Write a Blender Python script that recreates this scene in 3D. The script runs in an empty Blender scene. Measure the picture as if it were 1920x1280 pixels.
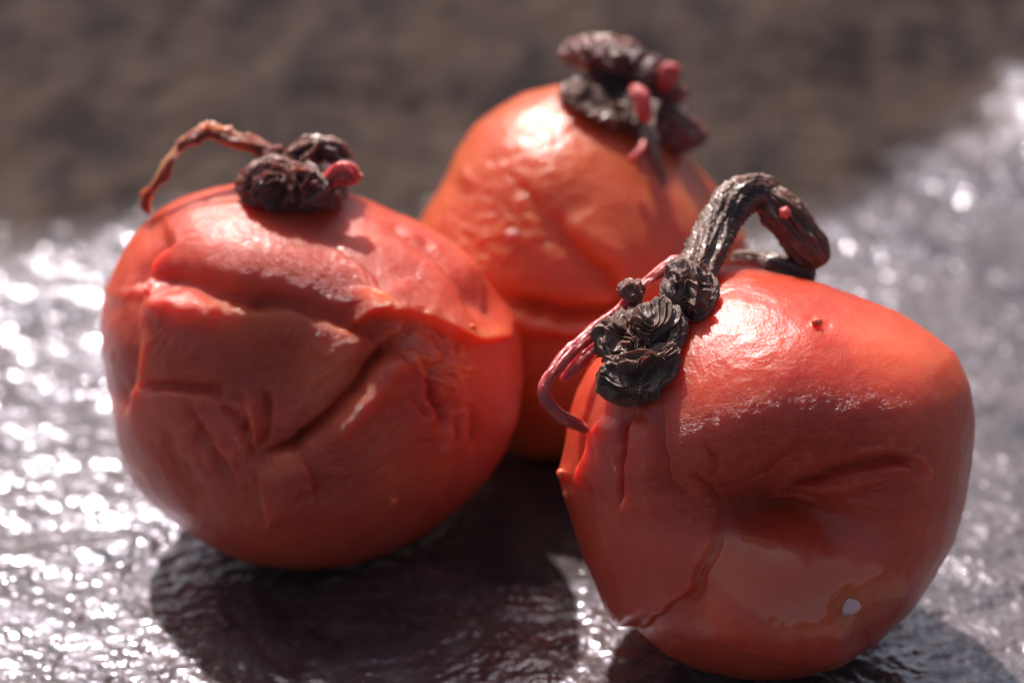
import bpy, math
import numpy as np
from math import radians

sc = bpy.context.scene
# ------------------------------------------------------------------ camera
S = 0.01                      # the script works in centimetres
PITCH = radians(28)
DIST = 30.0                   # camera to the picture plane through the right plum (cm)
PPC = 257.0                   # photograph pixels per centimetre in that plane
RX = np.array([1.0, 0, 0])
UP = np.array([0, math.sin(PITCH), math.cos(PITCH)])
BK = np.array([0, -math.cos(PITCH), math.sin(PITCH)])
GH = 2.225                    # height of the view centre above the slab

def v2w(V):                   # view frame (right, up, toward camera) -> world, cm
    V = np.asarray(V, float)
    return V[..., 0:1]*RX + V[..., 1:2]*UP + V[..., 2:3]*BK + np.array([0, 0, GH])
def px2v(px, py, Z):
    px = np.asarray(px, float); py = np.asarray(py, float); Z = np.asarray(Z, float)
    k = (DIST - Z)/DIST/PPC
    return np.stack([(px-960)*k, (640-py)*k, Z+0*px], -1)
def v2px(V):
    k = PPC*DIST/(DIST-V[..., 2])
    return 960+V[..., 0]*k, 640-V[..., 1]*k

cam_d = bpy.data.cameras.new('camera'); cam = bpy.data.objects.new('camera', cam_d)
sc.collection.objects.link(cam); sc.camera = cam
cam_d.sensor_width = 36; cam_d.lens = PPC*36*DIST/1920
cam.location = v2w([0, 0, DIST])*S
cam.rotation_euler = (math.pi/2-PITCH, 0, 0)
cam_d.clip_start = 0.01; cam_d.clip_end = 20
cam_d.dof.use_dof = True
cam_d.dof.focus_distance = (DIST-1.0)*S
cam_d.dof.aperture_fstop = 21.0
cam_d.dof.aperture_blades = 9

# ------------------------------------------------------------------ light
SUN_L = np.array([-0.21, 0.54, 0.82])
SUN_L /= np.linalg.norm(SUN_L)
elev = math.asin(SUN_L[2]); azim = math.atan2(SUN_L[0], SUN_L[1])
w = bpy.data.worlds.new('World'); sc.world = w; w.use_nodes = True
nt = w.node_tree; bg = nt.nodes['Background']
sky = nt.nodes.new('ShaderNodeTexSky'); sky.sky_type = 'NISHITA'; sky.sun_disc = False
sky.sun_elevation = elev; sky.sun_rotation = azim
sky.air_density = 1.0; sky.dust_density = 4.0; sky.ozone_density = 0.6
nt.links.new(sky.outputs[0], bg.inputs[0]); bg.inputs[1].default_value = 0.076
sd = bpy.data.lights.new('sun', 'SUN'); so = bpy.data.objects.new('sun', sd); sc.collection.objects.link(so)
sd.energy = 4.8; sd.angle = radians(1.4); sd.color = (1.0, 0.94, 0.90)
from mathutils import Vector
so.rotation_euler = Vector(SUN_L).to_track_quat('Z', 'Y').to_euler()
sc.view_settings.view_transform = 'Standard'; sc.view_settings.look = 'None'
sc.view_settings.exposure = 0.42; sc.view_settings.gamma = 1
sc.cycles.use_denoising = True
sc.cycles.max_bounces = 8
sc.cycles.sample_clamp_indirect = 6

# ------------------------------------------------------------------ noise
rng = np.random.default_rng(7)
_G = rng.normal(size=(256, 3)); _G /= np.linalg.norm(_G, axis=1)[:, None]
_P = rng.permutation(256)
def perlin(P):
    P = np.asarray(P, float); i = np.floor(P).astype(np.int64); f = P-i
    u = f*f*f*(f*(f*6-15)+10)
    out = np.zeros(P.shape[:-1])
    for dx in (0, 1):
        wx = u[..., 0] if dx else 1-u[..., 0]
        hx = _P[(i[..., 0]+dx) & 255]
        for dy in (0, 1):
            wy = u[..., 1] if dy else 1-u[..., 1]
            hy = _P[(hx+i[..., 1]+dy) & 255]
            for dz in (0, 1):
                wz = u[..., 2] if dz else 1-u[..., 2]
                g = _G[_P[(hy+i[..., 2]+dz) & 255]]
                dot = g[..., 0]*(f[..., 0]-dx)+g[..., 1]*(f[..., 1]-dy)+g[..., 2]*(f[..., 2]-dz)
                out += wx*wy*wz*dot
    return out*1.6
def fbm(P, o=4, g=0.5):
    a, s, t = 1, 0, 0
    for k in range(o):
        s = s+a*perlin(P*2**k+17.3*k); a *= g
    return s
def ridged(P, o=3, g=0.5):
    a, s = 1, 0
    for k in range(o):
        s = s+a*(1-2.2*np.abs(perlin(P*2.1**k+9.1*k))); a *= g
    return s
def sstep(a, b, x):
    t = np.clip((x-a)/(b-a), 0, 1); return t*t*(3-2*t)

# ------------------------------------------------------------------ mesh helpers
def link(name, verts, faces, mat, parent=None, attrs=None):
    """verts in world cm (n,3); faces (m,4) quads"""
    me = bpy.data.meshes.new(name)
    V = np.asarray(verts, np.float32)*S
    loc = np.zeros(3)
    if parent is not None: loc = np.array(parent.location)
    V = V-loc.astype(np.float32)
    F = np.asarray(faces, np.int32)
    me.vertices.add(len(V)); me.vertices.foreach_set('co', V.ravel())
    me.loops.add(F.size); me.loops.foreach_set('vertex_index', F.ravel())
    me.polygons.add(len(F)); k = F.shape[1]
    me.polygons.foreach_set('loop_start', np.arange(0, F.size, k, dtype=np.int32))
    me.polygons.foreach_set('use_smooth', np.ones(len(F), bool))
    me.update(calc_edges=True)
    for n, a in (attrs or {}).items():
        at = me.attributes.new(n, 'FLOAT', 'POINT'); at.data.foreach_set('value', np.asarray(a, np.float32))
    me.materials.append(mat)
    o = bpy.data.objects.new(name, me); sc.collection.objects.link(o)
    if parent is not None: o.parent = parent
    return o
def thing(name, loc, label, cat, group=None):
    o = bpy.data.objects.new(name, None); sc.collection.objects.link(o)
    o.location = np.asarray(loc, float)*S; o.empty_display_size = 0.005
    o['label'] = label; o['category'] = cat
    if group: o['group'] = group
    return o
def grid_faces(nr, nc, wrap=True, off=0):
    r = np.arange(nr-1)[:, None]; c = np.arange(nc if wrap else nc-1)[None]
    a = r*nc+c; b = r*nc+(c+1) % nc
    return (np.stack([a, b, b+nc, a+nc], -1).reshape(-1, 4)+off)
def poly_R(poly, cx, cy, phi, sm=5):
    """outline radius (px) in direction phi, y up"""
    P = np.array(poly, float); a = np.unwrap(np.arctan2(-(P[:, 1]-cy), P[:, 0]-cx))
    r = np.hypot(P[:, 0]-cx, P[:, 1]-cy)
    # dense sampling of the polygon edges
    A, R = [], []
    for i in range(len(P)):
        p, q = P[i], P[(i+1) % len(P)]
        for t in np.linspace(0, 1, 12, endpoint=False):
            m = p*(1-t)+q*t
            A.append(math.atan2(-(m[1]-cy), m[0]-cx) % (2*math.pi)); R.append(math.hypot(m[0]-cx, m[1]-cy))
    A = np.array(A); R = np.array(R); o = np.argsort(A); A, R = A[o], R[o]
    A = np.concatenate([A-2*math.pi, A, A+2*math.pi]); R = np.concatenate([R, R, R])
    g = np.linspace(0, 2*math.pi, 720, endpoint=False); v = np.interp(g, A, R)
    k = np.exp(-np.linspace(-2, 2, 2*sm+1)**2); k /= k.sum()
    v = np.convolve(np.concatenate([v[-sm:], v, v[:sm]]), k, 'valid')
    return np.interp(phi % (2*math.pi), np.append(g, 2*math.pi), np.append(v, v[0]))

def polydist(px, py, pts):
    """unsigned distance, signed side (+ = left of travel as seen in the picture), arc fraction"""
    pts = np.array(pts, float)
    # smooth by Chaikin
    for _ in range(2):
        a, b = pts[:-1], pts[1:]
        mid = np.stack([a*.75+b*.25, a*.25+b*.75], 1).reshape(-1, 2)
        pts = np.vstack([pts[:1], mid, pts[-1:]])
    L = np.r_[0, np.cumsum(np.hypot(*np.diff(pts, axis=0).T))]
    best = np.full(px.shape, 1e9); sg = np.zeros(px.shape); tt = np.zeros(px.shape)
    for i in range(len(pts)-1):
        a, b = pts[i], pts[i+1]; d = b-a; l2 = d@d
        if l2 < 1e-9: continue
        t = np.clip(((px-a[0])*d[0]+(py-a[1])*d[1])/l2, 0, 1)
        ex = px-a[0]-t*d[0]; ey = py-a[1]-t*d[1]; D = np.hypot(ex, ey)
        m = D < best
        best = np.where(m, D, best)
        sg = np.where(m, np.sign(-(d[0]*ey-d[1]*ex)), sg)
        tt = np.where(m, (L[i]+t*(L[i+1]-L[i]))/L[-1], tt)
    return best, sg, tt

def apply_ops(px, py, ops, seedP):
    """sum of sculpted features in cm along the surface normal; also attribute masks"""
    h = np.zeros(px.shape); masks = {'wet': np.zeros(px.shape), 'fold': np.zeros(px.shape), 'tint': np.zeros(px.shape)}
    wx = px+12*perlin(seedP*2.1)+6*perlin(seedP*7+5)+1*perlin(seedP*18+5); wy = py+12*perlin(seedP*2.1+40)+6*perlin(seedP*7+70)+1*perlin(seedP*18+70)
    for op in ops:
        k = op[0]
        if k in ('line', 'step'):
            pts = np.array(op[1], float); amp, wd = op[2]*1.2, op[3]
            L = op[4] if k == 'step' else wd*3
            m = (px > pts[:, 0].min()-L*3-20) & (px < pts[:, 0].max()+L*3+20) & (py > pts[:, 1].min()-L*3-20) & (py < pts[:, 1].max()+L*3+20)
            if not m.any(): continue
            d, s, t = polydist(wx[m], wy[m], pts)
            tap = sstep(0, .22, t)*sstep(1, .78, t)
            if k == 'line':
                h[m] += amp*np.exp(-(d/wd)**2)*(.15+.85*tap)
            else:
                sd_ = d*s
                h[m] += amp*tap*sstep(-wd, wd, sd_)*np.exp(-np.maximum(sd_, 0)/L)
        elif k == 'blob':
            _, cx, cy, rx, ry, ang, amp = op
            a = radians(ang); ex, ey = px-cx, -(py-cy)
            u = (ex*math.cos(a)+ey*math.sin(a))/rx; v = (-ex*math.sin(a)+ey*math.cos(a))/ry
            h += amp*np.exp(-(u*u+v*v))
        elif k == 'rough':     # patch of mushy ridges
            _, cx, cy, rx, ry, ang, amp, freq = op
            a = radians(ang); ex, ey = px-cx, -(py-cy)
            u = (ex*math.cos(a)+ey*math.sin(a)); v = (-ex*math.sin(a)+ey*math.cos(a))
            mk = np.exp(-((u/rx)**2+(v/ry)**2)**1.5); m = mk > .02
            Q = np.stack([u[m]*freq*.45, v[m]*freq, seedP[m][:, 2]*2], -1)
            Q += .5*perlin(Q*.7+3)[:, None]
            h[m] += amp*mk[m]*(ridged(Q, 3)-.6)
        elif k in masks:
            _, cx, cy, rx, ry, ang, amp = op
            a = radians(ang); ex, ey = wx-cx, -(wy-cy)
            u = (ex*math.cos(a)+ey*math.sin(a))/rx; v = (-ex*math.sin(a)+ey*math.cos(a))/ry
            masks[k] = np.maximum(masks[k], amp*np.exp(-(u*u+v*v)**1.5))
    return h, masks

# ------------------------------------------------------------------ materials
def new_mat(name):
    m = bpy.data.materials.new(name); m.use_nodes = True
    n = m.node_tree.nodes; return m, n, m.node_tree.links, n['Principled BSDF']
def N(n, t, **kw):
    x = n.new('ShaderNode'+t)
    for k, v in kw.items():
        if k in x.inputs.keys(): x.inputs[k].default_value = v
        else: setattr(x, k, v)
    return x
def ramp(n, stops):
    r = n.new('ShaderNodeValToRGB'); e = r.color_ramp.elements
    while len(e) < len(stops): e.new(.5)
    for x, (p, c) in zip(e, stops):
        x.position = p; x.color = (*c, 1) if len(c) == 3 else c
    return r
def mixc(n, l, fac, a, b, bt='MIX'):
    m = n.new('ShaderNodeMix'); m.data_type = 'RGBA'; m.blend_type = bt
    for i, x in ((0, fac), (6, a), (7, b)):
        if isinstance(x, bpy.types.NodeSocket): l.new(x, m.inputs[i])
        else: m.inputs[i].default_value = (*x, 1) if isinstance(x, tuple) else x
    return m.outputs[2]
def math_(n, l, op, a, b=0.0):
    m = n.new('ShaderNodeMath'); m.operation = op
    for i, x in ((0, a), (1, b)):
        if isinstance(x, bpy.types.NodeSocket): l.new(x, m.inputs[i])
        else: m.inputs[i].default_value = x
    return m.outputs[0]

def plum_mat(name, base, deep, orange, dimple=0.0):
    m, n, l, b = new_mat(name)
    tc = N(n, 'TexCoord'); mp = N(n, 'Mapping'); l.new(tc.outputs['Object'], mp.inputs[0]); mp.inputs['Scale'].default_value = (100, 100, 100)
    P = mp.outputs[0]     # centimetres
    n1 = N(n, 'TexNoise', Scale=1.3, Detail=5.0, Roughness=.6); l.new(P, n1.inputs['Vector'])
    r1 = ramp(n, [(.35, (0, 0, 0)), (.68, (1, 1, 1))]); l.new(n1.outputs[0], r1.inputs[0])
    c = mixc(n, l, r1.outputs[0], base, deep)
    n2 = N(n, 'TexNoise', Scale=14.0, Detail=6.0, Roughness=.7); l.new(P, n2.inputs['Vector'])
    r2 = ramp(n, [(.3, (.90, .86, .86)), (.7, (1.06, 1.06, 1.06))]); l.new(n2.outputs[0], r2.inputs[0])
    c = mixc(n, l, 1.0, c, r2.outputs[0], 'MULTIPLY')
    at = N(n, 'Attribute', attribute_name='tint'); c = mixc(n, l, at.outputs['Fac'], c, orange)
    af = N(n, 'Attribute', attribute_name='fold'); aw = N(n, 'Attribute', attribute_name='wet')
    wrt = ramp(n, [(.32, (0, 0, 0)), (.52, (.35, .35, .35))]); l.new(aw.outputs['Fac'], wrt.inputs[0]); c = mixc(n, l, wrt.outputs[0], c, (.86, .30, .14))
    # fine pale skin specks
    v = N(n, 'TexVoronoi', Scale=26.0, feature='F1'); l.new(P, v.inputs['Vector'])
    rs = ramp(n, [(0.0, (1, 1, 1)), (.12, (0, 0, 0))]); l.new(v.outputs['Distance'], rs.inputs[0])
    c = mixc(n, l, math_(n, l, 'MULTIPLY', rs.outputs[0], .10), c, (.75, .35, .22))
    l.new(c, b.inputs['Base Color'])
    b.inputs['Subsurface Weight'].default_value = 1.0
    b.inputs['Subsurface Radius'].default_value = (1.0, .22, .10)
    b.inputs['Subsurface Scale'].default_value = .0044
    b.inputs['Specular IOR Level'].default_value = .5
    # roughness
    n3 = N(n, 'TexNoise', Scale=5.0, Detail=4.0); l.new(P, n3.inputs['Vector'])
    rr = ramp(n, [(.3, (.28,)*3), (.7, (.40,)*3)]); l.new(n3.outputs[0], rr.inputs[0])
    wr = ramp(n, [(.28, (0, 0, 0)), (.55, (1, 1, 1))]); l.new(aw.outputs['Fac'], wr.inputs[0])
    matte = math_(n, l, 'SUBTRACT', 1.0, wr.outputs[0])
    ro = mixc(n, l, wr.outputs[0], rr.outputs[0], (.06, .06, .06)); l.new(ro, b.inputs['Roughness'])
    # relief: skin grain, papery wrinkles, dimples
    g1 = N(n, 'TexNoise', Scale=46.0, Detail=4.0, Roughness=.65); l.new(P, g1.inputs['Vector'])
    mp2 = N(n, 'Mapping'); l.new(P, mp2.inputs[0]); mp2.inputs['Scale'].default_value = (17, 30, 30); mp2.inputs['Rotation'].default_value = (.3, .4, .5)
    g2 = N(n, 'TexNoise', Scale=1.0, Detail=4.0, Roughness=.6, Distortion=1.2); l.new(mp2.outputs[0], g2.inputs['Vector'])
    ab = math_(n, l, 'ABSOLUTE', math_(n, l, 'SUBTRACT', g2.outputs[0], .5))
    rg = ramp(n, [(0.0, (1, 1, 1)), (.08, (0, 0, 0))]); l.new(ab, rg.inputs[0])
    h = math_(n, l, 'MULTIPLY', math_(n, l, 'MULTIPLY', rg.outputs[0], af.outputs['Fac']), 2.2)
    h = math_(n, l, 'ADD', h, math_(n, l, 'MULTIPLY', g1.outputs[0], 1.0))
    if dimple:
        g4 = N(n, 'TexVoronoi', Scale=9.0, feature='SMOOTH_F1'); l.new(P, g4.inputs['Vector'])
        h = math_(n, l, 'ADD', h, math_(n, l, 'MULTIPLY', g4.outputs['Distance'], dimple))
    h = math_(n, l, 'MULTIPLY', h, matte)
    bp = N(n, 'Bump', Strength=1.0, Distance=.00005); l.new(h, bp.inputs['Height']); l.new(bp.outputs[0], b.inputs['Normal'])
    b.inputs['Coat Weight'].default_value = .45; b.inputs['Coat Roughness'].default_value = .2
    l.new(bp.outputs[0], b.inputs['Coat Normal'])
    return m
M_LEFT = plum_mat('plum_skin_left', (.70, .100, .038), (.53, .054, .025), (.85, .20, .05))
M_RIGHT = plum_mat('plum_skin_right', (.74, .096, .036), (.57, .053, .025), (.86, .18, .05))
M_BACK = plum_mat('plum_skin_back', (.70, .15, .045), (.56, .09, .03), (.85, .24, .06), .8)

def leaf_mat(name, c1, c2, c3, sss=.15, rough=.3, fiber=(14, 14, 14), dist=.00007):
    m, n, l, b = new_mat(name)
    tc = N(n, 'TexCoord'); mp = N(n, 'Mapping'); l.new(tc.outputs['Object'], mp.inputs[0]); mp.inputs['Scale'].default_value = (100, 100, 100)
    P = mp.outputs[0]
    n1 = N(n, 'TexNoise', Scale=5.0, Detail=6.0, Roughness=.65); l.new(P, n1.inputs['Vector'])
    r1 = ramp(n, [(.32, c1), (.55, c2), (.72, c3)]); l.new(n1.outputs[0], r1.inputs[0]); l.new(r1.outputs[0], b.inputs['Base Color'])
    b.inputs['Subsurface Weight'].default_value = sss; b.inputs['Subsurface Radius'].default_value = (1, .3, .2); b.inputs['Subsurface Scale'].default_value = .001
    b.inputs['Roughness'].default_value = rough; b.inputs['Specular IOR Level'].default_value = .8; b.inputs['Coat Weight'].default_value = .3; b.inputs['Coat Roughness'].default_value = .16
    mp2 = N(n, 'Mapping'); l.new(P, mp2.inputs[0]); mp2.inputs['Scale'].default_value = fiber
    g = N(n, 'TexNoise', Scale=1.6, Detail=6.0, Roughness=.6, Distortion=1.0); l.new(mp2.outputs[0], g.inputs['Vector'])
    ab = math_(n, l, 'ABSOLUTE', math_(n, l, 'SUBTRACT', g.outputs[0], .5))
    bp = N(n, 'Bump', Strength=1.0, Distance=dist); l.new(math_(n, l, 'MULTIPLY', ab, -4.0), bp.inputs['Height']); l.new(bp.outputs[0], b.inputs['Normal'])
    return m
M_LEAF = leaf_mat('dried_leaf', (.095, .042, .028), (.16, .074, .048), (.26, .10, .065), .15, .32)
M_LEAF_R = leaf_mat('dried_leaf_reddish', (.10, .042, .034), (.18, .065, .055), (.32, .09, .09), .3, .24)
M_PINK = leaf_mat('pink_stem', (.36, .028, .030), (.48, .060, .055), (.60, .16, .12), .9, .3, (8, 8, 8), .00005)
M_AMBER = leaf_mat('amber_tendril', (.10, .02, .012), (.25, .05, .02), (.55, .20, .03), .8, .3)

def slab_mat():
    m, n, l, b = new_mat('wet_dark_stone')
    tc = N(n, 'TexCoord'); mp = N(n, 'Mapping'); l.new(tc.outputs['Object'], mp.inputs[0]); mp.inputs['Scale'].default_value = (100, 100, 100)
    P = mp.outputs[0]
    n1 = N(n, 'TexNoise', Scale=.9, Detail=6.0, Roughness=.62); l.new(P, n1.inputs['Vector'])
    r1 = ramp(n, [(.36, (.045, .035, .034)), (.47, (.085, .066, .060)), (.60, (.115, .088, .078)), (.75, (.14, .105, .092))]); l.new(n1.outputs[0], r1.inputs[0])
    n2 = N(n, 'TexNoise', Scale=9.0, Detail=5.0); l.new(P, n2.inputs['Vector'])
    r2 = ramp(n, [(.3, (.7, .7, .7)), (.7, (1.1, 1.1, 1.1))]); l.new(n2.outputs[0], r2.inputs[0])
    wetc = mixc(n, l, 1.0, r1.outputs[0], r2.outputs[0], 'MULTIPLY')
    nd = N(n, 'TexNoise', Scale=1.9, Detail=4.0, Roughness=.6); mpd = N(n, 'Mapping'); l.new(P, mpd.inputs[0]); mpd.inputs['Scale'].default_value = (1, .48, 1); l.new(mpd.outputs[0], nd.inputs['Vector'])
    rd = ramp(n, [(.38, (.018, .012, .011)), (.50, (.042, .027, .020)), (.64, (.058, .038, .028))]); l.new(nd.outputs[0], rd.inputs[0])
    ad = N(n, 'Attribute', attribute_name='matte'); matte = ad.outputs['Fac']  # blends in matte brown stone; also carries the painted shade between the plums
    l.new(mixc(n, l, matte, wetc, rd.outputs[0]), b.inputs['Base Color'])
    n3 = N(n, 'TexNoise', Scale=3.0, Detail=4.0); l.new(P, n3.inputs['Vector'])
    r3 = ramp(n, [(.38, (.18,)*3), (.62, (.45,)*3)]); l.new(n3.outputs[0], r3.inputs[0]); l.new(mixc(n, l, matte, r3.outputs[0], (.85, .85, .85)), b.inputs['Roughness'])
    sp = math_(n, l, 'ADD', math_(n, l, 'MULTIPLY', matte, -.85), 1.0); l.new(sp, b.inputs['Specular IOR Level'])
    b.inputs['Specular Tint'].default_value = (.86, .80, 1.0, 1)
    g = N(n, 'TexNoise', Scale=10.0, Detail=2.5, Roughness=.5); l.new(P, g.inputs['Vector'])
    nc = N(n, 'TexNoise', Scale=5.0, Detail=5.0, Roughness=.7); l.new(P, nc.inputs['Vector']); cw = ramp(n, [(.38, (.12,)*3), (.54, (1,)*3)]); l.new(nc.outputs[0], cw.inputs[0])
    bp = N(n, 'Bump', Strength=1.0, Distance=.00017); l.new(g.outputs[0], bp.inputs['Height']); l.new(bp.outputs[0], b.inputs['Normal'])
    l.new(math_(n, l, 'MULTIPLY', math_(n, l, 'SUBTRACT', 1.0, matte), cw.outputs[0]), b.inputs['Coat Weight']); b.inputs['Coat Roughness'].default_value = .09; l.new(bp.outputs[0], b.inputs['Coat Normal'])
    return m
M_SLAB = slab_mat()

# ------------------------------------------------------------------ the stone surface
def slab():
    def axis(lo, hi, d0, d1, n0, n1):     # dense between d0..d1
        return np.unique(np.r_[d0-(d0-lo)*np.linspace(0, 1, n1)**2, np.linspace(d0, d1, n0), d1+(hi-d1)*np.linspace(0, 1, n1)**2])
    xs = axis(-40, 40, -6.5, 6.5, 760, 50); ys = axis(-20, 70, -3.2, 14, 680, 60)
    X, Y = np.meshgrid(xs, ys)
    P = np.stack([X, Y, 0*X], -1)
    A = np.stack([X*.9, Y*1.5, 0*X+3], -1)
    A = A+.35*perlin(A*.9)[..., None]
    h = .028*fbm(A*1.1, 3) + .012*ridged(A*3.6+5, 3) + .0055*ridged(P*[7.0, 9.0, 1]+2, 3) + .0022*fbm(P*26+2, 2)
    # the slab turns up behind the plums (line runs further back on the right)
    y0 = 5.7+2.9*sstep(2.0, 5.2, X)+.35*perlin(P*.8+8)+.15*perlin(P*3+1)
    t = np.maximum(Y-y0+.3, 0)
    h = h + np.where(t < 2, .5*.22*t*t/2, .22*(t-1)) - .03
    h = h + .5*np.exp(-((X-5.7)**2+(Y-9.0)**2)/1.9)
    h = h - .15*np.log1p(np.exp((X-3.6)*3))/3
    matte = sstep(-.9, 1.1, Y-y0)*sstep(-.5, .1, fbm(P*2.2+4, 3)+1.4*sstep(-.3, 1.6, Y-y0)-.45)  # stone turns matte brown behind the plums
    F = grid_faces(len(ys), len(xs), False)
    top = np.stack([X, Y, h], -1).reshape(-1, 3)
    n0 = len(top)
    matte = np.where(Y-y0 > 1.8, 1.0, matte)
    gap_shade = np.exp(-(((X-.25)/1.35)**2+((Y-1.05)/.95)**2)**1.5)       # shade in the gap between the plums, painted in as dark matte stone
    matte = np.maximum(matte, .85*sstep(.1, .7, gap_shade+.25*fbm(P*3+6, 3)))
    o = link('stone_slab', top, F, M_SLAB, None, {'matte': matte.ravel()})
    o['kind'] = 'structure'
    return o
slab()

# ------------------------------------------------------------------ plums
t_hit = {}
def plum(name, poly, cx, cy, Zc, Rz, ops, mat, label, lump=.03, seed=0, nphi=640, nf=280, nb=60):
    th = np.r_[np.linspace(0.002, math.pi/2, nf), np.linspace(math.pi/2, math.pi-.002, nb)[1:]]
    ph = np.linspace(0, 2*math.pi, nphi, endpoint=False)
    TH, PH = np.meshgrid(th, ph, indexing='ij')
    k = (DIST-Zc)/DIST/PPC
    c = px2v(cx, cy, Zc)
    rho, dz = np.sin(TH), np.cos(TH)
    R = (poly_R(poly, cx, cy, PH)*rho**7+poly_R(poly, cx, cy, PH, 62)*(1-rho**7))*k
    rr = rho**.96
    V = np.stack([c[0]+rr*R*np.cos(PH), c[1]+rr*R*np.sin(PH), Zc+dz*Rz], -1)
    Nn = np.stack([rho*np.cos(PH)/R, rho*np.sin(PH)/R, dz/Rz], -1); Nn /= np.linalg.norm(Nn, axis=-1)[..., None]
    front = sstep(-.05, .25, dz)
    px, py = v2px(V)
    sp = V-c+seed*11.7
    h, masks = apply_ops(px, py, ops, sp)
    h = h*front
    h += lump*.8*fbm(sp*.9, 3)*(.4+.6*front) + .004*ridged(sp*3.0+fbm(sp*1.5, 2)[..., None]*.6, 3) + .0008*fbm(sp*14, 2)
    V = V+Nn*h[..., None]
    W = v2w(V)
    z = W[..., 2]                         # the underside settles flat on the slab
    W[..., 2] = np.where(z < .12, .12-.12*(1-np.exp(-(np.maximum(.12-z, 0))/.12)), z)
    base = v2w(c); base[2] = 0
    t = thing(name, base, label, 'plum', 'pickled plums on the wet stone')
    F = grid_faces(len(th), nphi)[:, ::-1]
    at = {q: v.ravel() for q, v in masks.items()}
    o = link('flesh', W.reshape(-1, 3), F, mat, t, at)
    # cap the two poles by collapsing onto them is unnecessary: rings there are 0.003 cm wide
    Wv = V.reshape(-1, 3)[:nphi*nf]; qpx, qpy = v2px(Wv)
    def hit(qx, qy):
        return Wv[np.argmin((qpx-qx)**2+(qpy-qy)**2)]
    t_hit[id(t)] = hit
    def surf(qx, qy):
        a = math.atan2(-(qy-cy), qx-cx); r = poly_R(poly, cx, cy, np.array([a]))[0]
        f = min(math.hypot(qx-cx, qy-cy)/r, 1)**(1/.96)
        return Zc+Rz*math.sqrt(max(0, 1-f*f))
    return t, surf

LEFT = [(345,372),(400,355),(450,347),(560,345),(650,365),(700,380),(760,410),(830,450),(890,500),(930,550),(962,590),(974,640),(977,720),(968,790),(945,850),(910,905),(860,955),(800,1000),(730,1035),(660,1057),(560,1067),(470,1057),(400,1030),(340,990),(285,945),(250,905),(228,850),(215,790),(200,730),(190,670),(188,600),(197,540),(220,490),(250,440),(290,400)]
RIGHT = [(1340,500),(1400,497),(1450,510),(1530,528),(1600,552),(1680,582),(1740,620),(1785,660),(1812,720),(1826,790),(1824,870),(1812,940),(1790,1020),(1750,1090),(1700,1150),(1640,1200),(1560,1245),(1480,1270),(1400,1272),(1320,1255),(1250,1222),(1212,1190),(1190,1168),(1150,1176),(1120,1110),(1092,1040),(1074,980),(1058,930),(1048,885),(1060,830),(1065,790),(1080,740),(1105,690),(1140,650),(1200,600),(1270,540),(1310,510)]
BACK = [(790,410),(810,375),(835,335),(855,285),(890,235),(935,200),(985,175),(1040,165),(1100,170),(1180,200),(1240,250),(1295,300),(1340,350),(1375,405),(1398,450),(1408,520),(1400,600),(1370,680),(1320,760),(1230,820),(1120,858),(1000,865),(900,835),(815,770),(765,680),(745,590),(755,480)]

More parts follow.
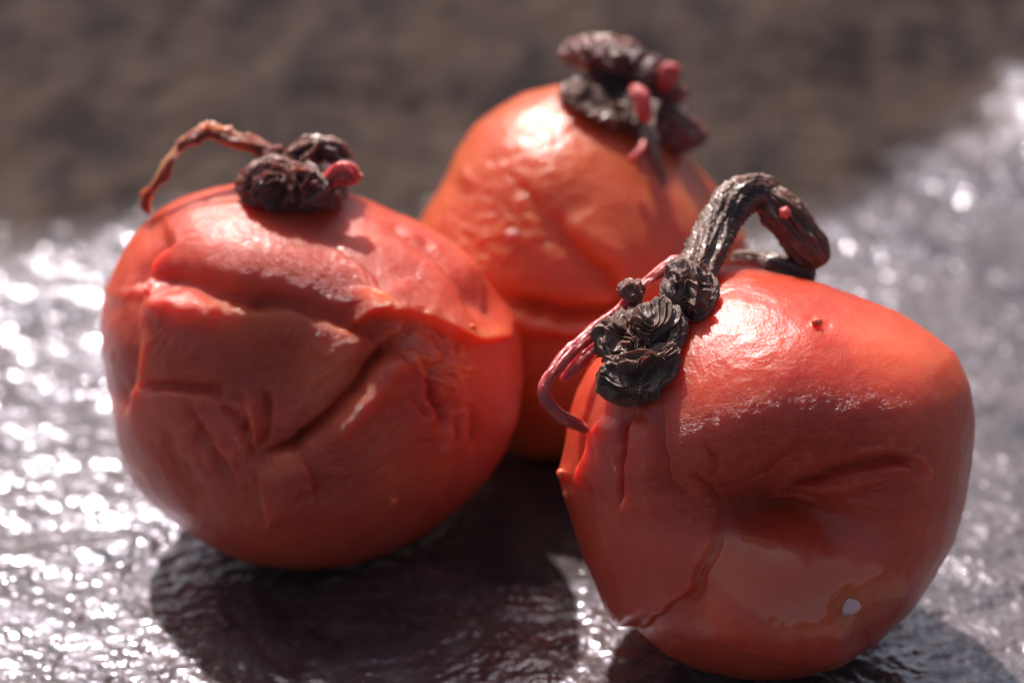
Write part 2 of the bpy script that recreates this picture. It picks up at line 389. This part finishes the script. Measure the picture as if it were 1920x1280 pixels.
left_ops = [
 ('blob', 510, 700, 130, 115, 30, -.30), ('blob', 330, 660, 70, 60, 0, .06), ('blob', 600, 660, 110, 90, 40, .05),
 ('line', [(770,590),(720,665),(670,740),(600,805),(545,848),(480,862)], -.10, 9), ('line', [(760,600),(720,660),(670,740),(600,810),(500,860)], -.07, 32),
 ('line', [(775,660),(715,725),(660,780),(600,835)], .10, 24),
 ('step', [(480,866),(545,846),(590,880),(600,960)], -.05, 6, 50),
 ('line', [(255,515),(330,528),(420,540),(520,565)], -.09, 22), ('line', [(268,585),(330,578),(420,590)], .09, 26),
 ('step', [(420,600),(500,572),(580,584),(650,612),(700,640)], -.02, 14, 60),
 ('line', [(440,560),(520,548),(600,570),(700,630),(745,640)], -.06, 13),
 ('step', [(230,800),(243,720),(256,640),(268,560),(262,510)], -.065, 8, 80),
 ('step', [(235,732),(320,736),(400,745),(470,765)], -.04, 9, 60), ('line', [(240,722),(320,728),(420,735)], -.04, 12),
 ('line', [(400,745),(440,790),(470,830),(483,865)], -.05, 8), ('line', [(440,735),(468,790),(480,850)], .05, 8), ('line', [(470,730),(495,790),(492,850)], -.05, 9),
 ('line', [(340,760),(370,820),(420,880)], -.04, 12), ('line', [(360,765),(400,810),(450,900)], .03, 10), ('line', [(300,800),(330,880),(390,940)], -.03, 20),
 ('step', [(483,870),(487,930),(505,1000)], .035, 6, 45),
 ('step', [(640,610),(720,590),(790,600),(850,628),(890,648),(935,642),(970,600)], .15, 5, 75),
 ('line', [(700,405),(760,450),(820,500),(870,560),(885,610)], -.03, 12), ('line', [(730,400),(800,445),(870,500),(930,580)], .03, 22),
 ('blob', 900, 570, 40, 45, 40, -.07),
 ('step', [(600,440),(650,480),(690,520),(700,560),(722,580)], -.035, 9, 50),
 ('step', [(640,600),(690,605),(722,582),(690,560),(640,545)], .05, 4, 40),
 ('rough', 800, 660, 95, 55, -35, .045, .035), ('rough', 820, 740, 45, 90, -10, .035, .04), ('wet', 805, 655, 100, 50, -35, 1.0),
 ('line', [(800,680),(812,760),(842,800)], -.07, 9), ('line', [(870,760),(866,850)], .035, 7), ('line', [(885,770),(882,850)], -.03, 7), ('line', [(838,790),(836,860)], .035, 9),
 ('line', [(852,795),(850,850)], -.03, 6),
 ('step', [(272,545),(268,505),(290,472),(330,458)], -.08, 4, 60), ('line', [(262,515),(282,552)], .05, 6),
 ('blob', 480, 470, 150, 60, -20, .05), ('blob', 640, 420, 60, 40, 0, -.04),
 ('blob', 738, 938, 8, 7, 0, .02), ('tint', 738, 938, 10, 9, 0, .6),
 ('tint', 530, 875, 40, 22, 15, .4), ('tint', 255, 650, 12, 100, -8, .5), ('tint', 890, 628, 40, 12, 10, .4), ('tint', 700, 575, 35, 14, -20, .8),
 ('tint', 620, 690, 90, 90, 0, .30), ('tint', 480, 590, 90, 30, 0, .4), ('rough', 640, 890, 120, 70, 20, .006, .06), ('fold', 600, 700, 260, 260, 0, .35), ('rough', 420, 830, 90, 110, -65, .022, .03), ('rough', 640, 870, 130, 60, 30, .010, .05), ('rough', 560, 700, 90, 110, 50, .012, .03), ('rough', 330, 650, 60, 70, 70, .012, .04)]
right_ops = [
 ('blob', 1500, 940, 185, 110, 5, -.52), ('blob', 1480, 1000, 200, 70, -12, -.20), ('blob', 1440, 1200, 190, 50, -10, .07),
 ('line', [(1310,960),(1400,985),(1500,1010),(1600,1050),(1660,1070)], -.06, 30),
 ('line', [(1300,1120),(1400,1165),(1520,1185),(1620,1160)], .08, 50),
 ('line', [(1490,910),(1560,905),(1620,872),(1680,850),(1745,850)], -.085, 14), ('line', [(1500,935),(1580,940),(1660,905),(1700,890)], .07, 20),
 ('line', [(1600,850),(1690,835),(1745,860),(1745,900),(1700,915)], .045, 9), ('line', [(1620,880),(1680,868),(1720,885)], .05, 14), ('line', [(1560,850),(1500,900),(1440,950)], .05, 20),
 ('line', [(1280,915),(1350,918),(1420,890),(1480,845),(1540,800)], -.04, 8), ('line', [(1430,960),(1500,955),(1590,985)], .08, 14),
 ('step', [(1300,905),(1325,960),(1335,1010),(1300,1085),(1302,1110),(1250,1140),(1200,1185)], -.05, 6, 90),
 ('line', [(1345,1010),(1320,1080),(1320,1110),(1262,1150)], -.03, 7),
 ('line', [(1180,765),(1172,830),(1160,900),(1155,960)], -.07, 8), ('step', [(1190,770),(1176,830),(1160,900),(1152,990)], .05, 3, 40),
 ('line', [(1240,755),(1240,850),(1258,910),(1285,945)], .018, 3), ('line', [(1232,755),(1230,850),(1250,920),(1280,960)], -.05, 12),
 ('step', [(1150,780),(1110,840),(1070,910)], .06, 3, 35), ('line', [(1215,780),(1205,880),(1220,1000)], .04, 24),
 ('line', [(1280,880),(1310,930),(1330,960)], -.05, 8), ('line', [(1310,820),(1330,870),(1300,900)], -.03, 8),
 ('blob', 1645, 590, 110, 40, -22, -.06), 
 ('blob', 1532, 604, 9, 8, 0, .05), ('line', [(1510,600),(1560,612)], -.01, 8),
 ('blob', 1720, 760, 60, 110, 0, .03),
 ('rough', 1450, 880, 160, 60, 25, .010, .035), ('rough', 1640, 890, 110, 80, 10, .02, .025),
 ('blob', 1052, 887, 10, 10, 0, .05), ('blob', 1062, 925, 9, 9, 0, .04),
 ('wet', 1440, 1100, 150, 48, -24, 1.0), ('wet', 1570, 1125, 140, 50, 8, 1.0), ('blob', 1560, 1000, 130, 42, -8, -.14), ('rough', 1400, 840, 140, 70, 25, .010, .03), ('rough', 1560, 810, 140, 45, 5, .009, .03),
 ('fold', 1450, 880, 260, 110, 10, .8), ('tint', 1690, 660, 110, 60, -30, .35), ('tint', 1350, 1100, 50, 60, 0, .3)]
back_ops = [
 ('line', [(1030,390),(1080,460),(1150,540),(1190,600)], -.06, 16), ('line', [(1060,400),(1130,470),(1200,560)], .03, 25),
 ('line', [(930,565),(1040,580),(1120,590),(1220,570)], -.12, 16), ('line', [(930,600),(1040,610),(1150,620)], .05, 18),
 ('blob', 880, 335, 14, 22, 30, .03), ('blob', 980, 300, 90, 90, 0, .05),
 ('blob', 960, 438, 14, 8, 0, .02), ('rough', 930, 430, 110, 110, -20, .012, .035), ('rough', 1010, 280, 130, 90, 20, .006, .04),
 ('line', [(960,350),(1020,400),(1040,470)], -.03, 14), ('blob', 1080, 160, 80, 50, 0, .04)]

pl_t, pl_s = plum('pickled_plum', LEFT, 580, 708, -1.28, 1.36, left_ops, M_LEFT, 'left wrinkled red plum with a diagonal crease and a thin curled tendril on top', seed=1)
pr_t, pr_s = plum('pickled_plum', RIGHT, 1440, 885, 0.0, 1.40, right_ops, M_RIGHT, 'right front red plum with a sunken face and a wet juice patch below', seed=2)
pb_t, pb_s = plum('pickled_plum', BACK, 1095, 500, -2.95, 1.22, back_ops, M_BACK, 'orange red plum at the back, partly hidden behind the other two', seed=3)

M_DROP, _n, _l, _b = new_mat('juice_droplet')
_b.inputs['Base Color'].default_value = (.78, .40, .38, 1); _b.inputs['Roughness'].default_value = .04
_b.inputs['Subsurface Weight'].default_value = .6; _b.inputs['Subsurface Radius'].default_value = (1, .6, .6); _b.inputs['Subsurface Scale'].default_value = .001
_b.inputs['Coat Weight'].default_value = 1.0
M_SPECK, _n, _l, _b = new_mat('skin_speck_red')
_b.inputs['Base Color'].default_value = (.85, .12, .05, 1); _b.inputs['Roughness'].default_value = .3
# ------------------------------------------------------------------ leaf masses and stalks
def lump_mesh(name, poly, cx, cy, Zc, Rz, mat, parent, amp=.05, freq=3.0, seed=0, nphi=260, nth=180, fib=None, hollow=None):
    th = np.linspace(.004, math.pi-.004, nth); ph = np.linspace(0, 2*math.pi, nphi, endpoint=False)
    TH, PH = np.meshgrid(th, ph, indexing='ij')
    k = (DIST-Zc)/DIST/PPC
    R = poly_R(poly, cx, cy, PH)*k; c = px2v(cx, cy, Zc)
    rho, dz = np.sin(TH)**.8, np.cos(TH)
    V = np.stack([c[0]+rho*R*np.cos(PH), c[1]+rho*R*np.sin(PH), Zc+dz*Rz], -1)
    Nn = np.stack([rho*np.cos(PH)/R, rho*np.sin(PH)/R, dz/Rz], -1); Nn /= np.linalg.norm(Nn, axis=-1)[..., None]
    Q = (V-c)*freq+seed*7.3
    if fib: 
        a = radians(fib[0]); u = Q[..., 0]*math.cos(a)+Q[..., 1]*math.sin(a); v = -Q[..., 0]*math.sin(a)+Q[..., 1]*math.cos(a)
        Q = np.stack([u*fib[1], v, Q[..., 2]], -1)
    Q = Q+.9*np.stack([perlin(Q*.6), perlin(Q*.6+31), perlin(Q*.6+57)], -1)
    r1 = 1-np.abs(perlin(Q))*2.4
    r2 = 1-np.abs(perlin(Q*2.3+4))*2.4
    r3 = 1-np.abs(perlin(Q*5+9))*2.4
    W1 = Q+1.2*np.stack([perlin(Q*.9+11), perlin(Q*.9+21), perlin(Q*.9+71)], -1)
    band = np.abs(((perlin(W1*.55)*7.0) % 1)-.5)*2          # parallel pleats following a flow
    pl = 1-np.abs(band-.5)*2
    h = amp*(r1*.75+r2*.25+r3*.08-.7+.45*band**1.3)
    if hollow:
        for hx, hy, hr, hd in hollow:
            px, py = v2px(V); h = h-hd*np.exp(-((px-hx)**2+(py-hy)**2)/hr**2)*(dz > -.2)
    V = V+Nn*h[..., None]
    return link(name, v2w(V).reshape(-1, 3), grid_faces(nth, nphi)[:, ::-1], mat, parent)

def spline(P, n):
    P = np.array(P, float); m = len(P)
    Q = np.vstack([2*P[0]-P[1], P, 2*P[-1]-P[-2]]); t = np.linspace(0, m-1-1e-9, n); i = t.astype(int); f = (t-i)[:, None]
    a, b, c, d = Q[i], Q[i+1], Q[i+2], Q[i+3]
    return .5*((2*b)+(-a+c)*f+(2*a-5*b+4*c-d)*f*f+(-a+3*b-3*c+d)*f**3)

def stalk(name, pts, mat, parent, fib=.25, nstr=7, twist=1.5, wob=.12, n=200, m=56, seed=0, flat=1.0, knob=.0):
    """pts: (px, py, Z, radius px); a ridged, twisted tube with closed ends"""
    A = []
    for q in pts:
        v = px2v(q[0], q[1], q[2]); A.append([*v, q[3]/PPC])
    C = spline(A, n); P, r = C[:, :3], np.maximum(C[:, 3], .004)
    L = np.r_[0, np.cumsum(np.linalg.norm(np.diff(P, axis=0), axis=1))]
    T = np.gradient(P, axis=0); T /= np.linalg.norm(T, axis=1)[:, None]
    U = np.zeros_like(P); u = np.cross(T[0], [0, 0, 1.0]); 
    if np.linalg.norm(u) < .1: u = np.cross(T[0], [0, 1.0, 0])
    for i in range(n):
        u = u-T[i]*(u@T[i]); u /= np.linalg.norm(u); U[i] = u
    W = np.cross(T, U)
    ang = np.linspace(0, 2*math.pi, m, endpoint=False)
    AA, LL = np.meshgrid(ang, L)
    tw = AA+twist*LL
    Q = np.stack([np.cos(tw)*nstr*.4, np.sin(tw)*nstr*.4, LL*2.2+seed*5.1], -1)
    Q = Q+.4*perlin(Q*.7+3)[..., None]
    f = 1+fib*((1-np.abs(perlin(Q))*2.5)*.8+(1-np.abs(perlin(Q*[2.2, 2.2, 1.6]+8))*2.5)*.45-.6)
    f += wob*perlin(np.stack([np.cos(AA)*.8, np.sin(AA)*.8, LL*4+seed], -1))
    if knob: f += knob*np.maximum(perlin(np.stack([np.cos(AA)*1.6, np.sin(AA)*1.6, LL*9+seed*3], -1))-.15, 0)*3
    s = np.arange(n)/(n-1); e = int(min(14, n//6)); cap = np.ones(n)
    cap[:e] = np.sqrt(np.maximum(1-(1-np.arange(e)/e)**2, 0.0004)); cap[-e:] = cap[:e][::-1]
    rr = r[:, None]*f*cap[:, None]
    V = P[:, None]+U[:, None]*(rr*np.cos(AA))[..., None]+W[:, None]*(rr*np.sin(AA)*flat)[..., None]
    return link(name, v2w(V).reshape(-1, 3), grid_faces(n, m), mat, parent)

def sprig(loc, label, cat='leaf'):
    return thing('dried_sprig', loc, label, cat, 'dried sprigs lying on the plums')

# right sprig
b = v2w(px2v(1300, 560, .7)); r = sprig(b, 'dark twisted stalk arching over the right plum with crumpled leaf and pink stem')
s = stalk('stalk', [(1262,570,.85,30),(1290,528,.62,38),(1318,480,.36,36),(1345,425,.12,34),(1375,382,.0,36),(1415,362,-.06,33),(1450,376,-.1,30)], M_LEAF, r, .34, 11, 1.0, .15, 260, 90, 1)
stalk('stalk_fold', [(1432,362,-.05,22),(1462,392,-.06,38),(1492,432,-.1,37),(1520,470,-.15,35),(1538,500,-.18,24)], M_LEAF, r, .30, 11, .3, .12, 220, 90, 2)
stalk('stalk_end', [(1530,510,-.15,17),(1500,512,-.18,21),(1460,500,-.2,20),(1420,488,-.3,17),(1370,482,-.45,13)], M_LEAF, r, .3, 8, .8, .2, 140, 48, 3)
lump_mesh('leaf_knot', [(1255,500),(1290,492),(1325,510),(1335,545),(1325,580),(1305,600),(1280,590),(1262,560),(1248,530)], 1292, 545, .72, .19, M_LEAF, r, .075, 4.5, 1, 300, 200, fib=(60, .55))
lump_mesh('crumpled_leaf', [(1115,610),(1135,598),(1160,592),(1200,572),(1240,560),(1270,575),(1278,610),(1275,660),(1262,690),(1220,700),(1160,690),(1125,665)], 1200, 635, pr_s(1200, 650)+.16, .21, M_LEAF, r, .095, 4.0, 2, 360, 260, fib=(50, .6))
lump_mesh('leaf_lobe', [(1128,690),(1140,672),(1180,660),(1240,650),(1272,640),(1275,690),(1262,715),(1240,722),(1232,740),(1195,760),(1150,750),(1125,730)], 1200, 705, pr_s(1200, 705)+.13, .15, M_LEAF, r, .065, 4.2, 3, 360, 260, fib=(20, .7))
stalk('pink_stem', [(1275,480,.45,8),(1240,508,.5,11),(1205,535,.55,10),(1165,578,.6,12),(1100,632,.75,13),(1050,680,.9,13),(1020,728,.98,11),(1035,766,.95,12),(1072,790,.85,12),(1104,806,.72,9)], M_PINK, r, .10, 5, 1.2, .22, 320, 44, 4, knob=.12)
stalk('side_stem', [(1130,640,.55,8),(1105,660,.5,13),(1075,690,.5,13),(1050,715,.5,7)], M_PINK, r, .3, 6, 1, .35, 110, 40, 5, knob=.15)
lump_mesh('bud', [(1160,535),(1175,520),(1200,528),(1210,550),(1198,575),(1178,568),(1162,552)], 1185, 547, .62, .10, M_LEAF_R, r, .035, 7, 4, 140, 100)
zl = pr_s(1200, 650)+.33
F = lambda pts, sd_, z=None: stalk('leaf_fold', pts, M_LEAF, r, .40, 9, 2.5, .35, 140, 48, sd_)
F([(1120,610,zl-.15,9),(1142,655,zl-.03,13),(1168,690,zl,13),(1205,703,zl,8)], 31)
F([(1262,580,zl-.12,13),(1271,622,zl-.05,17),(1248,662,zl,19),(1215,690,zl,14),(1190,704,zl,8)], 32)


F([(1136,690,zl-.12,8),(1128,728,zl-.12,9),(1160,748,zl-.08,10),(1200,753,zl-.05,10),(1236,735,zl-.05,10),(1262,712,zl-.08,10),(1272,676,zl-.12,8)], 35)

F([(1322,508,.62,8),(1338,540,.72,13),(1322,580,.80,12),(1300,602,.84,8)], 37)


lump_mesh('bump', [(1462,392),(1475,386),(1484,398),(1476,412),(1462,408)], 1472, 399, .12, .05, M_PINK, r, .006, 5, 5, 60, 40)

def dot(parent, x, y, rx, ry, rz, mat, name, sd_, amp=.004):
    z = t_hit[id(parent)](x, y)[2]
    pts = [(x+rx*math.cos(a), y+ry*math.sin(a)) for a in np.linspace(0, 6.283, 10, endpoint=False)]
    return lump_mesh(name, pts, x, y, z, rz, mat, parent, amp, 6, sd_, 48, 30)
dot(pr_t, 1588, 1137, 27, 17, .03, M_DROP, 'juice_droplet', 51, .001)
dot(pr_t, 1052, 887, 9, 9, .04, M_SPECK, 'skin_speck', 52)
dot(pr_t, 1062, 925, 8, 8, .03, M_SPECK, 'skin_speck', 53)
dot(pr_t, 1532, 603, 10, 8, .03, M_SPECK, 'skin_speck', 54, .01)
dot(pl_t, 738, 938, 8, 8, .03, M_SPECK, 'skin_speck', 55)
dot(pb_t, 960, 438, 12, 7, .03, M_DROP, 'juice_droplet', 56, .001)
dot(pl_t, 787, 524, 4, 4, .02, M_DROP, 'juice_droplet', 57, .001)
dot(pl_t, 886, 612, 8, 5, .03, M_SPECK, 'skin_speck', 58)
dot(pl_t, 858, 655, 9, 8, .03, M_SPECK, 'skin_speck', 59)

# left sprig
b = v2w(px2v(560, 345, -.8)); r = sprig(b, 'reddish brown crumpled leaf atop the left plum with thin arching tendril')
lump_mesh('crumpled_leaf', [(447,350),(455,325),(480,312),(520,300),(570,305),(620,325),(650,345),(640,375),(610,394),(560,405),(500,400),(460,380)], 550, 350, -.72, .38, M_LEAF_R, r, .075, 6.0, 17, 360, 260, hollow=[(620, 330, 22, .08)])
lump_mesh('leaf_curl', [(540,290),(575,262),(620,262),(650,280),(668,305),(660,325),(620,310),(590,305),(550,318),(510,318),(490,300)], 590, 292, -.92, .28, M_LEAF_R, r, .07, 5.5, 18, 300, 200, hollow=[(612, 300, 18, .12)])
for sd_, pts in ((41, [(452,352,-.5,9),(480,322,-.48,12),(520,308,-.5,12),(565,318,-.48,9)]),  (44, [(535,292,-.70,6),(585,268,-.72,8),(630,276,-.76,9),(655,300,-.8,8)])):
    stalk('leaf_fold', pts, M_LEAF_R, r, .55, 9, 4, .55, 140, 48, sd_, knob=.3)
stalk('leaf_rim', [(560,310,-.52,9),(595,330,-.45,8),(612,350,-.42,8),(585,372,-.42,8),(560,385,-.45,7)], M_LEAF_R, r, .2, 5, 1, .2, 90, 30, 13)
stalk('pink_stub', [(612,345,-.5,12),(630,325,-.45,15),(652,322,-.45,17),(668,345,-.45,13)], M_PINK, r, .4, 8, 1, .5, 110, 48, 14, knob=.4)
stalk('tendril', [(530,300,-.85,16),(490,280,-.9,12),(450,264,-.9,14),(400,250,-.9,14),(365,258,-.88,13),(335,278,-.86,7),(312,312,-.84,9),(292,346,-.92,7),(272,376,-1.08,8),(281,402,-1.25,6)], M_AMBER, r, .5, 8, 4, .5, 300, 48, 15, knob=.45)
stalk('thorn', [(365,262,-.88,6),(345,268,-.85,5),(328,264,-.84,2)], M_AMBER, r, .2, 4, 1, .1, 40, 16, 16)

# back sprig
b = v2w(px2v(1180, 230, -2.4)); r = sprig(b, 'dark knotted leaf clump on the back plum with small red and pink tips')
lump_mesh('leaf_cap', [(1055,100),(1075,78),(1120,72),(1180,85),(1230,105),(1245,140),(1225,175),(1195,165),(1130,130),(1075,125)], 1150, 112, -2.55, .28, M_LEAF_R, r, .09, 3.6, 21, 300, 200, fib=(-15, .6))
lump_mesh('crumpled_leaf', [(1058,170),(1080,150),(1120,150),(1160,165),(1200,190),(1230,190),(1240,240),(1230,270),(1190,265),(1140,248),(1085,225),(1060,200)], 1150, 208, -2.35, .30, M_LEAF, r, .09, 3.8, 22, 300, 200, fib=(90, .5), hollow=[(1140, 168, 30, .16)])
lump_mesh('leaf_heart', [(1100,120),(1180,120),(1250,140),(1290,200),(1270,260),(1180,240),(1110,180)], 1190, 185, -2.65, .25, M_LEAF_R, r, .06, 3.6, 23)
lump_mesh('leaf_lobe', [(1220,230),(1260,215),(1300,225),(1325,245),(1320,270),(1280,285),(1235,285)], 1270, 252, -2.5, .18, M_LEAF_R, r, .04, 4.5, 24)
stalk('pink_stub', [(1182,165,-2.1,11),(1198,180,-2.0,16),(1208,205,-1.98,14),(1212,232,-2.0,9)], M_PINK, r, .3, 7, 1, .35, 90, 44, 25, knob=.15)
stalk('red_tip', [(1240,170,-2.4,12),(1250,150,-2.35,17),(1260,128,-2.35,17),(1264,118,-2.35,10)], M_PINK, r, .25, 7, 1, .3, 90, 44, 26, knob=.1)
stalk('nub', [(1265,190,-2.45,12),(1278,172,-2.4,14),(1285,160,-2.4,9)], M_LEAF_R, r, .2, 4, 1, .3, 60, 30, 27)
stalk('hanging_stalk', [(1215,235,-2.1,16),(1218,265,-2.0,17),(1228,300,-1.95,14),(1240,330,-1.95,10),(1244,352,-1.93,4)], M_LEAF, r, .3, 6, .6, .2, 120, 40, 28)
stalk('pink_twig', [(1210,262,-1.95,8),(1202,282,-1.9,9),(1186,298,-1.9,8),(1178,303,-1.9,4)], M_PINK, r, .12, 4, .6, .2, 80, 24, 29)
